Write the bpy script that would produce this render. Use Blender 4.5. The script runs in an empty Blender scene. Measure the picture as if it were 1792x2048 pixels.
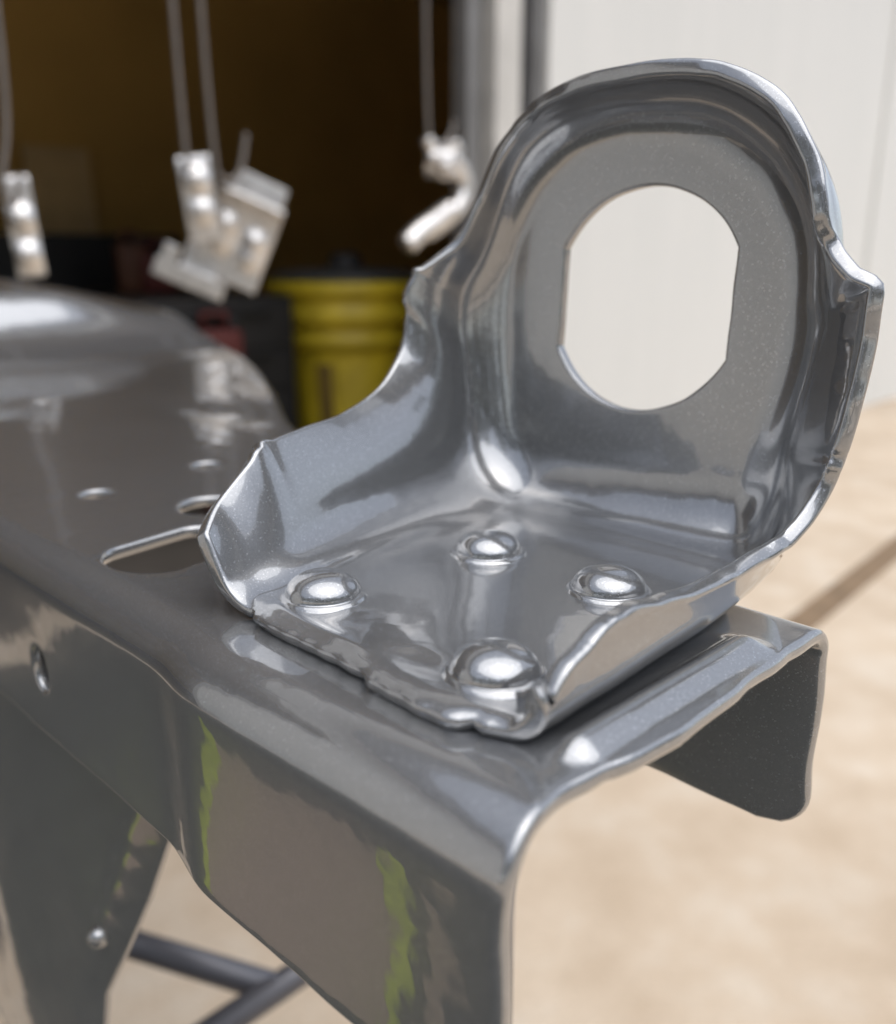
import bpy, bmesh, math, random
from mathutils import Vector, Matrix, noise
from mathutils.geometry import delaunay_2d_cdt
random.seed(7)
S = bpy.context.scene
COL = S.collection
R = math.radians

# ------------------------------------------------------------------ camera
PITCH = R(16.17)
H0 = 0.78                    # height of the bracket's floor above the ground
CAM = Vector((0, 0, H0 + 0.091))
cd = bpy.data.cameras.new('camera')
cam = bpy.data.objects.new('camera', cd)
COL.objects.link(cam)
cam.location = CAM
cam.rotation_euler = (R(90) - PITCH, 0, 0)
cd.sensor_fit = 'HORIZONTAL'
cd.sensor_width = 36.0
cd.lens = 36.0 * 1794 / 1792
cd.clip_start = 0.01
cd.clip_end = 500
cd.dof.use_dof = True
cd.dof.focus_distance = 0.238
cd.dof.aperture_fstop = 36.0 / 4.2
cd.dof.aperture_blades = 0
S.camera = cam

# ------------------------------------------------------------------ sky and sun
SUN_EL, SUN_AZ = R(74), R(140)          # azimuth clockwise from +Y
w = bpy.data.worlds.new('World')
S.world = w
w.use_nodes = True
nt = w.node_tree
nt.nodes.clear()
wo = nt.nodes.new('ShaderNodeOutputWorld')
bg = nt.nodes.new('ShaderNodeBackground')
sky = nt.nodes.new('ShaderNodeTexSky')
sky.sky_type = 'NISHITA'
sky.sun_disc = False
sky.sun_elevation = SUN_EL
sky.sun_rotation = SUN_AZ
sky.air_density = 1.0
sky.dust_density = 2.0
sky.ozone_density = 1.0
hsv = nt.nodes.new('ShaderNodeHueSaturation')
hsv.inputs['Saturation'].default_value = 0.46
nt.links.new(sky.outputs[0], hsv.inputs['Color'])
nt.links.new(hsv.outputs[0], bg.inputs['Color'])
bg.inputs['Strength'].default_value = 0.15
nt.links.new(bg.outputs[0], wo.inputs['Surface'])

sd = bpy.data.lights.new('sun', 'SUN')
sd.energy = 1.5
sd.angle = R(80)
sd.color = (1.0, 0.99, 0.975)
sun = bpy.data.objects.new('sun', sd)
COL.objects.link(sun)
sv = Vector((math.sin(SUN_AZ) * math.cos(SUN_EL), math.cos(SUN_AZ) * math.cos(SUN_EL), math.sin(SUN_EL)))
sun.rotation_euler = sv.to_track_quat('Z', 'Y').to_euler()
sun.location = sv * 30

S.view_settings.view_transform = 'Standard'
S.view_settings.look = 'None'
S.view_settings.exposure = 0.5
S.view_settings.gamma = 1.0

# ------------------------------------------------------------------ frame of reference of the chassis rail
UA = R(-44.662)
UV = Vector((math.sin(UA), math.cos(UA), 0))          # along the rail, away from the camera
VV = Vector((math.cos(UA), -math.sin(UA), 0))         # across the rail, away from the camera
def W(u, v, z):
    return UV * u + VV * v + Vector((0, 0, z + H0))
def at(x, y, u):
    "the point of the vertical plane at distance u that the photograph shows at x, y (1792 x 2048)"
    a, b = (x - 896) / 1794, (y - 1024) / 1794
    d = Vector((a, math.cos(PITCH) - b * math.sin(PITCH), -math.sin(PITCH) - b * math.cos(PITCH)))
    return CAM + d * (u / d.dot(UV))

# ------------------------------------------------------------------ materials
def mat(name):
    m = bpy.data.materials.new(name)
    m.use_nodes = True
    return m, m.node_tree, m.node_tree.nodes['Principled BSDF']
def N(t, kind, **kw):
    n = t.nodes.new(kind)
    for k, v in kw.items():
        if hasattr(n, k): setattr(n, k, v)
        else: n.inputs[k.replace('_', ' ')].default_value = v
    return n
def ramp(t, fac, stops):
    r = t.nodes.new('ShaderNodeValToRGB')
    e = r.color_ramp.elements
    while len(e) < len(stops): e.new(0.5)
    for el, (p, c) in zip(e, stops):
        el.position = p
        el.color = (*c, 1) if len(c) == 3 else c
    t.links.new(fac, r.inputs[0])
    return r
def plain(name, col, rough=0.6, metal=0.0, var=0.12, scale=8.0, bump=0.0, bscale=60.0, spec=0.5):
    m, t, b = mat(name)
    tc = N(t, 'ShaderNodeTexCoord')
    nz = N(t, 'ShaderNodeTexNoise', Scale=scale, Detail=5.0)
    t.links.new(tc.outputs['Object'], nz.inputs['Vector'])
    lo = tuple(c * (1 - var) for c in col); hi = tuple(min(1, c * (1 + var)) for c in col)
    r = ramp(t, nz.outputs['Fac'], [(0.3, lo), (0.7, hi)])
    t.links.new(r.outputs[0], b.inputs['Base Color'])
    b.inputs['Roughness'].default_value = rough
    b.inputs['Metallic'].default_value = metal
    b.inputs['Specular IOR Level'].default_value = spec
    if bump:
        n2 = N(t, 'ShaderNodeTexNoise', Scale=bscale, Detail=4.0)
        t.links.new(tc.outputs['Object'], n2.inputs['Vector'])
        bp = N(t, 'ShaderNodeBump', Strength=bump, Distance=0.002)
        t.links.new(n2.outputs['Fac'], bp.inputs['Height'])
        t.links.new(bp.outputs[0], b.inputs['Normal'])
    return m

def paint_mat(name, col=(0.278, 0.284, 0.294), rough=0.23, coat_ior=2.0, wave=0.00034):
    m, t, b = mat(name)
    tc = N(t, 'ShaderNodeTexCoord')
    vo = N(t, 'ShaderNodeTexVoronoi', Scale=3200.0)
    t.links.new(tc.outputs['Object'], vo.inputs['Vector'])
    sep = N(t, 'ShaderNodeSeparateColor')
    t.links.new(vo.outputs['Color'], sep.inputs[0])
    lo = tuple(c * 0.92 for c in col); hi = tuple(c * 1.08 for c in col)
    r = ramp(t, sep.outputs[0], [(0.0, lo), (0.93, hi), (1.0, tuple(c * 1.8 for c in col))])
    t.links.new(r.outputs[0], b.inputs['Base Color'])
    b.inputs['Metallic'].default_value = 0.66
    b.inputs['Roughness'].default_value = rough
    b.inputs['Coat Weight'].default_value = 1.0
    b.inputs['Coat Roughness'].default_value = 0.012
    b.inputs['Coat IOR'].default_value = coat_ior
    # thick clear coat: shallow waves and a trace of orange peel
    n1 = N(t, 'ShaderNodeTexNoise', Scale=42.0, Detail=2.0)
    n2 = N(t, 'ShaderNodeTexNoise', Scale=380.0, Detail=1.0)
    for n in (n1, n2): t.links.new(tc.outputs['Object'], n.inputs['Vector'])
    b1 = N(t, 'ShaderNodeBump', Strength=1.0, Distance=wave)
    b2 = N(t, 'ShaderNodeBump', Strength=1.0, Distance=0.000006)
    t.links.new(n1.outputs['Fac'], b1.inputs['Height'])
    t.links.new(n2.outputs['Fac'], b2.inputs['Height'])
    t.links.new(b1.outputs[0], b2.inputs['Normal'])
    t.links.new(b2.outputs[0], b.inputs['Coat Normal'])
    # flakes tilt a little one by one
    nm = N(t, 'ShaderNodeBump', Strength=0.05, Distance=0.00003)
    t.links.new(sep.outputs[1], nm.inputs['Height'])
    t.links.new(b1.outputs[0], nm.inputs['Normal'])
    t.links.new(nm.outputs[0], b.inputs['Normal'])
    return m

M = {}
M['paint'] = paint_mat('grey_metallic_paint')
M['paint_rivet'] = paint_mat('grey_metallic_paint_on_rivets', wave=0.00006)
M['tube'] = plain('grey_tube_paint', (0.12, 0.12, 0.135), 0.35, 0.3)
M['silver'] = plain('bare_zinc', (0.74, 0.72, 0.70), 0.36, 0.9, 0.2, 40.0)
M['wire'] = plain('bright_wire', (0.20, 0.18, 0.165), 0.5, 0.3, 0.1, 30.0)
M['yellow'] = plain('yellow_plastic', (0.50, 0.38, 0.02), 0.45, 0, 0.28, 7.0)
M['lid'] = plain('dark_lid_plastic', (0.035, 0.038, 0.040), 0.5)
M['black'] = plain('black_rubber', (0.015, 0.015, 0.016), 0.6)
M['darkbox'] = plain('black_steel', (0.012, 0.012, 0.013), 0.5)
M['red'] = plain('red_enamel', (0.09, 0.012, 0.009), 0.6)
M['orange'] = plain('orange_plastic', (0.09, 0.03, 0.01), 0.6)
M['board'] = plain('plywood', (0.66, 0.50, 0.26), 0.8, 0, 0.2, 3.0)
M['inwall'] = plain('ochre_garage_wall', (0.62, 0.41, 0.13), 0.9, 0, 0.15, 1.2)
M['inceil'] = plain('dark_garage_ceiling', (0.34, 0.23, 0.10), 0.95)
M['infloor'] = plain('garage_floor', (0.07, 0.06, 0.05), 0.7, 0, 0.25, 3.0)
M['grey_trim'] = plain('grey_steel_track', (0.20, 0.20, 0.20), 0.5, 0.2)
M['white_trim'] = plain('white_jamb_paint', (0.62, 0.61, 0.58), 0.5)
M['dark_gap'] = plain('gap_shade', (0.06, 0.06, 0.062), 0.7)  # solid dark colour painted in for the shaded gaps beside the jamb
M['mat_brown'] = plain('brown_mat', (0.25, 0.19, 0.145), 0.9, 0, 0.08, 60.0)
M['mat_green'] = plain('green_border', (0.30, 0.36, 0.03), 0.9, 0, 0.3, 30.0)
M['mat_dark'] = plain('dark_reflection_mat', (0.045, 0.047, 0.042), 0.85, 0, 0.2, 20.0)
M['roof'] = plain('roof_shingle', (0.10, 0.09, 0.08), 0.9)
M['leaf'] = plain('hedge_leaf', (0.045, 0.065, 0.025), 0.8, 0, 0.5, 9.0)

def wall_mat():
    m, t, b = mat('white_wall_paint')
    tc = N(t, 'ShaderNodeTexCoord')
    mp = N(t, 'ShaderNodeMapping')
    mp.inputs['Scale'].default_value = (1.0, 5.0, 0.35)
    t.links.new(tc.outputs['Object'], mp.inputs['Vector'])
    nz = N(t, 'ShaderNodeTexNoise', Scale=2.2, Detail=4.0)
    t.links.new(mp.outputs[0], nz.inputs['Vector'])
    r = ramp(t, nz.outputs['Fac'], [(0.3, (0.75, 0.76, 0.74)), (0.7, (0.785, 0.79, 0.77))])
    t.links.new(r.outputs[0], b.inputs['Base Color'])
    b.inputs['Roughness'].default_value = 0.6
    return m
M['wall'] = wall_mat()

def concrete_mat():
    m, t, b = mat('worn_concrete')
    tc = N(t, 'ShaderNodeTexCoord')
    n1 = N(t, 'ShaderNodeTexNoise', Scale=1.6, Detail=3.0)
    n2 = N(t, 'ShaderNodeTexNoise', Scale=7.0, Detail=5.0, Roughness=0.55)
    n3 = N(t, 'ShaderNodeTexNoise', Scale=140.0, Detail=3.0)
    for n in (n1, n2, n3): t.links.new(tc.outputs['Object'], n.inputs['Vector'])
    r1 = ramp(t, n2.outputs['Fac'], [(0.33, (0.57, 0.455, 0.335)), (0.5, (0.635, 0.52, 0.395)), (0.66, (0.69, 0.595, 0.48))])
    r2 = ramp(t, n1.outputs['Fac'], [(0.35, (0.86, 0.84, 0.82)), (0.65, (1.0, 1.0, 1.0))])
    r3 = ramp(t, n3.outputs['Fac'], [(0.35, (0.9, 0.9, 0.9)), (0.65, (1.0, 1.0, 1.0))])
    x1 = N(t, 'ShaderNodeMix', data_type='RGBA', blend_type='MULTIPLY')
    x2 = N(t, 'ShaderNodeMix', data_type='RGBA', blend_type='MULTIPLY')
    for x, a, c in ((x1, r1, r2), (x2, None, r3)):
        x.inputs[0].default_value = 1.0
        t.links.new(a.outputs[0] if a else x1.outputs[2], x.inputs[6])
        t.links.new(c.outputs[0], x.inputs[7])
    t.links.new(x2.outputs[2], b.inputs['Base Color'])
    b.inputs['Roughness'].default_value = 0.85
    bp = N(t, 'ShaderNodeBump', Strength=0.4, Distance=0.004)
    t.links.new(n3.outputs['Fac'], bp.inputs['Height'])
    t.links.new(bp.outputs[0], b.inputs['Normal'])
    return m
M['concrete'] = concrete_mat()
M['joint'] = plain('joint_filler', (0.22, 0.15, 0.09), 0.9, 0, 0.2, 12.0)

# ------------------------------------------------------------------ helpers
def link(name, bm, m, parent=None, smooth=True, label=None, cat=None, group=None, kind=None):
    me = bpy.data.meshes.new(name)
    bm.normal_update()
    bm.to_mesh(me)
    bm.free()
    if smooth:
        for p in me.polygons: p.use_smooth = True
    me.materials.append(M[m] if isinstance(m, str) else m)
    o = bpy.data.objects.new(name, me)
    COL.objects.link(o)
    if parent is not None: o.parent = parent
    tag(o, label, cat, group, kind)
    return o
def tag(o, label=None, cat=None, group=None, kind=None):
    if label: o['label'] = label
    if cat: o['category'] = cat
    if group: o['group'] = group
    if kind: o['kind'] = kind
def thing(name, loc, label, cat, group=None):
    o = bpy.data.objects.new(name, None)
    COL.objects.link(o)
    o.location = loc
    o.empty_display_size = 0.05
    tag(o, label, cat, group)
    return o
def localise(bm, loc):
    bmesh.ops.translate(bm, verts=bm.verts, vec=-Vector(loc))
    return bm
def box(bm, x0, x1, y0, y1, z0, z1, bev=0.0, f=None):
    "box in (x,y,z) or, with f, in mapped coordinates"
    f = f or (lambda x, y, z: Vector((x, y, z)))
    vs = [bm.verts.new(f(x, y, z)) for x in (x0, x1) for y in (y0, y1) for z in (z0, z1)]
    fs = []
    for q in ((0, 1, 3, 2), (4, 6, 7, 5), (0, 4, 5, 1), (2, 3, 7, 6), (0, 2, 6, 4), (1, 5, 7, 3)):
        fs.append(bm.faces.new([vs[i] for i in q]))
    bmesh.ops.recalc_face_normals(bm, faces=fs)
    if bev:
        es = {e for fc in fs for e in fc.edges}
        bmesh.ops.bevel(bm, geom=list(es), offset=bev, segments=2, affect='EDGES', profile=0.6)
    return bm
def tube(bm, pts, r, n=12, caps=True):
    pts = [Vector(p) for p in pts]
    rings = []
    ref = None
    for i, p in enumerate(pts):
        d = (pts[min(i + 1, len(pts) - 1)] - pts[max(i - 1, 0)]).normalized()
        if ref is None:
            ref = d.orthogonal().normalized()
        ref = (ref - d * ref.dot(d)).normalized()
        b = d.cross(ref)
        rings.append([bm.verts.new(p + (ref * math.cos(2 * math.pi * k / n) + b * math.sin(2 * math.pi * k / n)) * r) for k in range(n)])
    for a, c in zip(rings, rings[1:]):
        for k in range(n):
            bm.faces.new((a[k], a[(k + 1) % n], c[(k + 1) % n], c[k]))
    if caps:
        bm.faces.new(rings[0][::-1]); bm.faces.new(rings[-1])
    return bm
def lathe(bm, prof, n=48, f=None):
    "prof: list of (r, z) from the bottom up; f maps (x,y,z)"
    f = f or (lambda x, y, z: Vector((x, y, z)))
    rings = []
    for r, z in prof:
        if r < 1e-7: rings.append([bm.verts.new(f(0, 0, z))])
        else: rings.append([bm.verts.new(f(r * math.cos(2 * math.pi * k / n), r * math.sin(2 * math.pi * k / n), z)) for k in range(n)])
    for a, c in zip(rings, rings[1:]):
        for k in range(n):
            k2 = (k + 1) % n
            if len(a) == 1 and len(c) == 1: continue
            if len(a) == 1: bm.faces.new((a[0], c[k2], c[k]))
            elif len(c) == 1: bm.faces.new((a[k], a[k2], c[0]))
            else: bm.faces.new((a[k], a[k2], c[k2], c[k]))
    bmesh.ops.recalc_face_normals(bm, faces=bm.faces)
    return bm
def catmull(P, n, corners=()):
    "P list of tuples, n samples per span; at the corners the curve breaks"
    P = [Vector(p) for p in P]
    if corners:
        out = []
        cuts = [0] + sorted(corners) + [len(P) - 1]
        for a, b in zip(cuts, cuts[1:]):
            seg = catmull([tuple(p) for p in P[a:b + 1]], n)
            out += seg[:-1]
        out.append(P[-1])
        return out
    out = []
    for i in range(len(P) - 1):
        p0, p1, p2, p3 = P[max(i - 1, 0)], P[i], P[i + 1], P[min(i + 2, len(P) - 1)]
        for k in range(n):
            t = k / n
            out.append(0.5 * ((2 * p1) + (p2 - p0) * t + (2 * p0 - 5 * p1 + 4 * p2 - p3) * t * t + (3 * p1 - p0 - 3 * p2 + p3) * t ** 3))
    out.append(P[-1])
    return out
def lerp_table(T, x):
    if x <= T[0][0]: return T[0][1]
    for (a, p), (b, q) in zip(T, T[1:]):
        if x <= b:
            return p + (q - p) * (x - a) / (b - a)
    return T[-1][1]
def smooth_table(T, x):
    "monotone cubic through the table's points"
    if x <= T[0][0]: return T[0][1]
    if x >= T[-1][0]: return T[-1][1]
    n = len(T)
    sl = [(T[i + 1][1] - T[i][1]) / (T[i + 1][0] - T[i][0]) for i in range(n - 1)]
    for i in range(n - 1):
        if x <= T[i + 1][0]:
            def m(j):
                if j == 0: return sl[0]
                if j == n - 1: return sl[-1]
                a, b = sl[j - 1], sl[j]
                return 0 if a * b <= 0 else 2 * a * b / (a + b)
            h = T[i + 1][0] - T[i][0]
            t = (x - T[i][0]) / h
            return ((2 * t ** 3 - 3 * t * t + 1) * T[i][1] + (t ** 3 - 2 * t * t + t) * h * m(i)
                    + (-2 * t ** 3 + 3 * t * t) * T[i + 1][1] + (t ** 3 - t * t) * h * m(i + 1))
def sstep(a, b, x):
    t = min(1, max(0, (x - a) / (b - a)))
    return t * t * (3 - 2 * t)
def gauss(x, s): return math.exp(-(x / s) ** 2)

def thicken(bm, T, r, rough=0.0):
    "give an open sheet its thickness T below the face normals and a rounded rim that stands r out from the boundary"
    bm.normal_update()
    top = list(bm.verts)
    bnd = {}
    for e in bm.edges:
        if len(e.link_faces) == 1:
            f = e.link_faces[0]
            lo = next(l for l in f.loops if l.edge == e)
            a, b = lo.vert, lo.link_loop_next.vert
            d = (b.co - a.co)
            o = d.cross(f.normal)
            if o.length > 0: o.normalize()
            for v in (a, b): bnd.setdefault(v, []).append(o)
    orig_faces = list(bm.faces)
    nrm = {v: v.normal.copy() for v in top}
    low = {v: bm.verts.new(v.co - nrm[v] * T) for v in top}
    for f in orig_faces:
        bm.faces.new([low[v] for v in reversed(f.verts)])
    rr = min(r, T / 2)
    prof = [(0.30 * r, -0.03 * rr), (0.62 * r, -0.20 * rr), (0.88 * r, -0.52 * rr), (0.98 * r, -0.9 * rr), (r, -rr - 0.0003), (r * 1.03, -T / 2), (r, -T + rr + 0.0003), (0.98 * r, -T + 0.9 * rr), (0.8 * r, -T + 0.38 * rr), (0.42 * r, -T + 0.07 * rr)]
    rows = {}
    for v, os in bnd.items():
        o = sum(os, Vector()) 
        o -= nrm[v] * o.dot(nrm[v])
        if o.length < 1e-9: o = os[0].copy()
        o.normalize()
        j = noise.noise(v.co * 90) if rough else 0
        k2 = noise.noise(v.co * 120 + Vector((5, 3, 1))) if rough else 0
        rows[v] = [bm.verts.new(v.co + o * (a + (rough * j if i >= 2 else rough * j * 0.6)) + nrm[v] * (b + (rough * 0.5 * k2 if i == 5 else 0))) for i, (a, b) in enumerate(prof)]
    for f in orig_faces:
        for lo in list(f.loops):
            e = lo.edge
            if e.is_boundary or len([x for x in e.link_faces if x in fset_cache(orig_faces)]) == 1:
                a, b = lo.vert, lo.link_loop_next.vert
                if a not in rows or b not in rows: continue
                ca = [a] + rows[a] + [low[a]]
                cb = [b] + rows[b] + [low[b]]
                for i in range(len(ca) - 1):
                    try: bm.faces.new((cb[i], ca[i], ca[i + 1], cb[i + 1]))
                    except ValueError: pass
    bm.normal_update()
    return bm
_fc = {}
def fset_cache(fs):
    k = id(fs)
    if k not in _fc: _fc[k] = set(fs)
    return _fc[k]

# ------------------------------------------------------------------ setting: ground
bm = bmesh.new()
g = 90.0
n = 30
vs = [[bm.verts.new((-g + 2 * g * i / n, -g + 2 * g * j / n, 0)) for j in range(n + 1)] for i in range(n + 1)]
for i in range(n):
    for j in range(n):
        bm.faces.new((vs[i][j], vs[i + 1][j], vs[i + 1][j + 1], vs[i][j + 1]))
link('ground', bm, 'concrete', kind='structure')
def WG(u, v, z): return UV * u + VV * v + Vector((0, 0, z))
bm = bmesh.new()
a0, a1 = Vector((0.55, 1.3)), Vector((1.33, 5.6))
box(bm, 0.86 - 0.035, 0.86 + 0.035, 1.66, 9.0, -0.02, 0.004, f=lambda u, v, z: WG(u + (v - 2.4) * 0.07, v, z))
link('expansion_joint', bm, 'joint', kind='structure', smooth=False)

# ------------------------------------------------------------------ garage (u grows into the building)
GU = 2.0
gar = thing('garage', WG(GU, 2.4, 0), 'white walled garage with its door open on a dark ochre interior', 'garage')
def gbox(name, m, u0, u1, v0, v1, z0, z1, bev=0.0, parent=gar):
    b = bmesh.new()
    box(b, u0, u1, v0, v1, z0, z1, bev, f=WG)
    o = link(name, b, m, parent, smooth=False)
    o.matrix_parent_inverse = Matrix.Translation(-parent.location)
    return o
VR = 2.43                    # where the white wall starts, right of the door opening
VL = -1.3
gbox('front_wall', 'wall', GU, GU + 0.14, VR, 11.0, 0.0, 2.9)
gbox('front_wall', 'wall', GU, GU + 0.14, -7.5, VL, 0.0, 2.9)
gbox('door_header', 'wall', GU + 0.002, GU + 0.14, VL, VR, 2.42, 2.9)
gbox('door_track', 'grey_trim', GU + 0.05, GU + 0.11, 2.105, 2.16, 0.0, 2.42)
gbox('track_gap', 'dark_gap', GU + 0.09, GU + 0.12, 2.162, 2.20, 0.0, 2.42)
gbox('door_jamb', 'white_trim', GU + 0.02, GU + 0.13, 2.202, 2.315, 0.0, 2.42)
gbox('jamb_gap', 'dark_gap', GU + 0.04, GU + 0.13, 2.317, 2.375, 0.0, 2.42)
gbox('wall_return', 'grey_trim', GU + 0.02, GU + 0.13, 2.377, VR - 0.002, 0.0, 2.42)
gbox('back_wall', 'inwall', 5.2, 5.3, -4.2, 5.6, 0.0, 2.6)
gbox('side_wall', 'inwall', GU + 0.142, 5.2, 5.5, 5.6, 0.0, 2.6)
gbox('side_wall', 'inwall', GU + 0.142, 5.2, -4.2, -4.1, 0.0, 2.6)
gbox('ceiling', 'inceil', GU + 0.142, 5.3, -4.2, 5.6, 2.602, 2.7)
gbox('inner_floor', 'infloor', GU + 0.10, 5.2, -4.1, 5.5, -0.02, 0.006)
gbox('roof', 'roof', GU - 0.25, 8.0, -7.7, 11.2, 2.902, 3.02)
gbox('corner_batten', 'wall', GU - 0.018, GU + 0.001, 5.15, 5.23, 0.0, 2.9)

# ------------------------------------------------------------------ chassis rail
rail = thing('chassis_rail', W(0.1, 0.15, -0.08), 'glossy grey painted steel chassis rail end with a riveted bracket on top', 'car frame')
RINV = Matrix.Translation(-rail.location)
def rlink(name, bm, m='paint', parent=rail, **kw):
    o = link(name, bm, m, parent, **kw)
    o.matrix_parent_inverse = RINV if parent is rail else Matrix()
    return o
U0 = 0.0880
VN = [(0.08, 0.0985), (0.14, 0.0968), (0.19, 0.0958), (0.215, 0.0985), (0.24, 0.0988), (0.3, 0.0980), (0.5, 0.0965), (1.4, 0.093)]
VF = [(0.08, 0.2315), (0.25, 0.2335), (0.33, 0.262), (0.424, 0.2985), (0.57, 0.381), (0.72, 0.457), (0.83, 0.500), (1.0, 0.515), (1.13, 0.49), (1.23, 0.43), (1.4, 0.36)]
ZT = [(0.6, 0.0), (0.8, 0.0), (0.88, 0.012), (0.96, 0.030), (1.1, 0.044), (1.25, 0.066), (1.4, 0.085)]
R1, R2, LF = 0.0135, 0.0085, 0.068
W0 = 0.13
L1 = R1 * math.pi / 2 + LF - R1
L2 = R2 * math.pi / 2 + LF - 0.004 - R2
def topz(u, v):
    z = -0.0052 + smooth_table(ZT, u)
    # pressed bead near the cut end
    dv = max(0.0, abs(v - 0.166) - 0.034)
    dd = math.hypot((u - 0.0960), dv)
    z += 0.0015 * (1 + math.cos(math.pi * min(1.0, dd / 0.0080)))
    # flat dimples and waves further back
    z += 0.030 * gauss(u - 0.965, 0.042) * (1 - sstep(0.36, 0.50, v))
    z += 0.0012 * noise.noise(Vector((u * 9, v * 14, 0.3))) * sstep(0.25, 0.5, u)
    z -= 0.0016 * gauss(v - 0.285, 0.022) * gauss(u - 0.50, 0.05)
    return z
def rail_pt(u, t):
    "t<0: near flange, 0..W0: top, >W0: far flange"
    vn, vf = smooth_table(VN, u), smooth_table(VF, u)
    va, vb = vn + R1, vf - R2
    if t < 0:
        a = -t / R1
        zt = topz(u, va)
        if a <= math.pi / 2:
            v, z = va - R1 * math.sin(a), zt - R1 + R1 * math.cos(a)
        else:
            dn = -t - R1 * math.pi / 2
            v, z = vn, zt - R1 - dn
        dz = zt - z
        # the pressed step and slow waves of the near side
        k = sstep(0.004, 0.03, dz)
        v += k * (0.0008 * sstep(0.185, 0.225, u) + 0.0006 * noise.noise(Vector((u * 16, z * 18, 2.0))))
        return W(u, v, z)
    if t > W0:
        t -= W0
        a = t / R2
        zt = topz(u, vb)
        if a <= math.pi / 2:
            return W(u, vb + R2 * math.sin(a), zt - R2 + R2 * math.cos(a))
        return W(u, vf, zt - R2 - (t - R2 * math.pi / 2))
    v = va + (vb - va) * t / W0
    return W(u, v, topz(u, v))
def to_t(u, v):
    vn, vf = smooth_table(VN, u), smooth_table(VF, u)
    return W0 * (v - vn - R1) / (vf - R2 - vn - R1)
loops = []
def outline():
    pts = []
    ua, ub = U0, 1.36
    n = 900
    tl, th = -L1, W0 + L2
    # cut end, from near flange bottom to far flange bottom
    k = 150
    for i in range(k):
        t = tl + (th - tl) * i / k
        cr = 0.0
        e = min(t - tl, th - t)
        if e < 0.012: cr = 0.012 - math.sqrt(max(0, 0.012 ** 2 - (0.012 - e) ** 2))
        bulge = 0.0022 * gauss(t - 0.012, 0.012) - 0.0018 * gauss(t - 0.052, 0.02) + 0.0010 * noise.noise(Vector((t * 70, 1.5, 0)))
        pts.append((ua + cr + bulge, t))
    k = 260
    for i in range(k):
        u = ua + 0.012 + (ub - ua - 0.012) * (i / k) ** 1.6
        cut = (L2 - 0.004) * sstep(0.33, 0.42, u)
        pts.append((u, th - cut))
    for i in range(20):
        t = (th - L2 + 0.004) + (tl - (th - L2 + 0.004)) * i / 20
        pts.append((ub, t))
    for i in range(k):
        u = ub + (ua + 0.012 - ub) * (1 - (1 - i / k) ** 1.6)
        pts.append((u, tl + 0.004 * gauss(u - 0.215, 0.02) * 0 + 0.0008 * noise.noise(Vector((u * 40, 7, 0)))))
    return pts
OUT = outline()
def hole_loop(u, v, ru, rv, rot=0.0, n=40, slot=0.0):
    "ellipse, or a slot of half length slot along the rotated axis"
    pts = []
    for i in range(n):
        a = 2 * math.pi * i / n
        x, y = ru * math.cos(a), rv * math.sin(a)
        x += slot if math.cos(a) > 0 else -slot
        pts.append((u + x * math.cos(rot) - y * math.sin(rot), v + x * math.sin(rot) + y * math.cos(rot)))
    return [(p, to_t(*p)) if False else (p[0], to_t(p[0], p[1])) for p in pts]
HOLES = [hole_loop(0.372, 0.2085, 0.0085, 0.0085),
         hole_loop(0.358, 0.1490, 0.0085, 0.0085),
         hole_loop(0.3085, 0.1740, 0.0155, 0.0145),
         hole_loop(0.2690, 0.1385, 0.0140, 0.0190, R(80), slot=0.0130),
         ]
# hole in the near flange (u, t) : t measured down the side
tz = -(R1 * math.pi / 2 + 0.0295)
HOLES.append([(0.3010 + 0.0078 * math.cos(2 * math.pi * i / 32), tz + 0.0095 * math.sin(2 * math.pi * i / 32)) for i in range(32)])
def in_poly(p, poly):
    x, y = p; c = False
    j = len(poly) - 1
    for i in range(len(poly)):
        xi, yi = poly[i]; xj, yj = poly[j]
        if (yi > y) != (yj > y) and x < (xj - xi) * (y - yi) / (yj - yi) + xi: c = not c
        j = i
    return c
def near_poly(p, poly, d):
    return any(abs(p[0] - q[0]) < d and (p[0] - q[0]) ** 2 + (p[1] - q[1]) ** 2 < d * d for q in poly)
def sheet_cdt(outl, holes, interior, fmap):
    pts = [Vector(p) for p in outl]
    edges = [(i, (i + 1) % len(outl)) for i in range(len(outl))]
    for h in holes:
        k = len(pts)
        pts += [Vector(p) for p in h]
        edges += [(k + i, k + (i + 1) % len(h)) for i in range(len(h))]
    pts += [Vector(p) for p in interior]
    vc, ec, fc, *_ = delaunay_2d_cdt(pts, edges, [], 0, 1e-7)
    b = bmesh.new()
    used = {}
    for f in fc:
        c = ((vc[f[0]] + vc[f[1]] + vc[f[2]]) / 3)
        if not in_poly(c, outl) or any(in_poly(c, h) for h in holes): continue
        vv = []
        for i in f:
            if i not in used: used[i] = b.verts.new(fmap(vc[i].x, vc[i].y))
            vv.append(used[i])
        try: b.faces.new(vv)
        except ValueError: pass
    return b
us = [U0 + 0.0010]
while us[-1] < 1.35:
    u = us[-1]
    us.append(u + (0.0007 if u < 0.102 else 0.0022 if u < 0.13 else 0.0045 if u < 0.32 else 0.0075 if u < 0.6 else 0.014))
ts = []
t = -L1 + 0.003
while t < W0 + L2 - 0.002:
    ts.append(t)
    inb = (-R1 * 1.7 < t < 0.003) or (W0 - 0.002 < t < W0 + R2 * 1.7)
    t += 0.0014 if inb else 0.0034
inter = []
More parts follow.
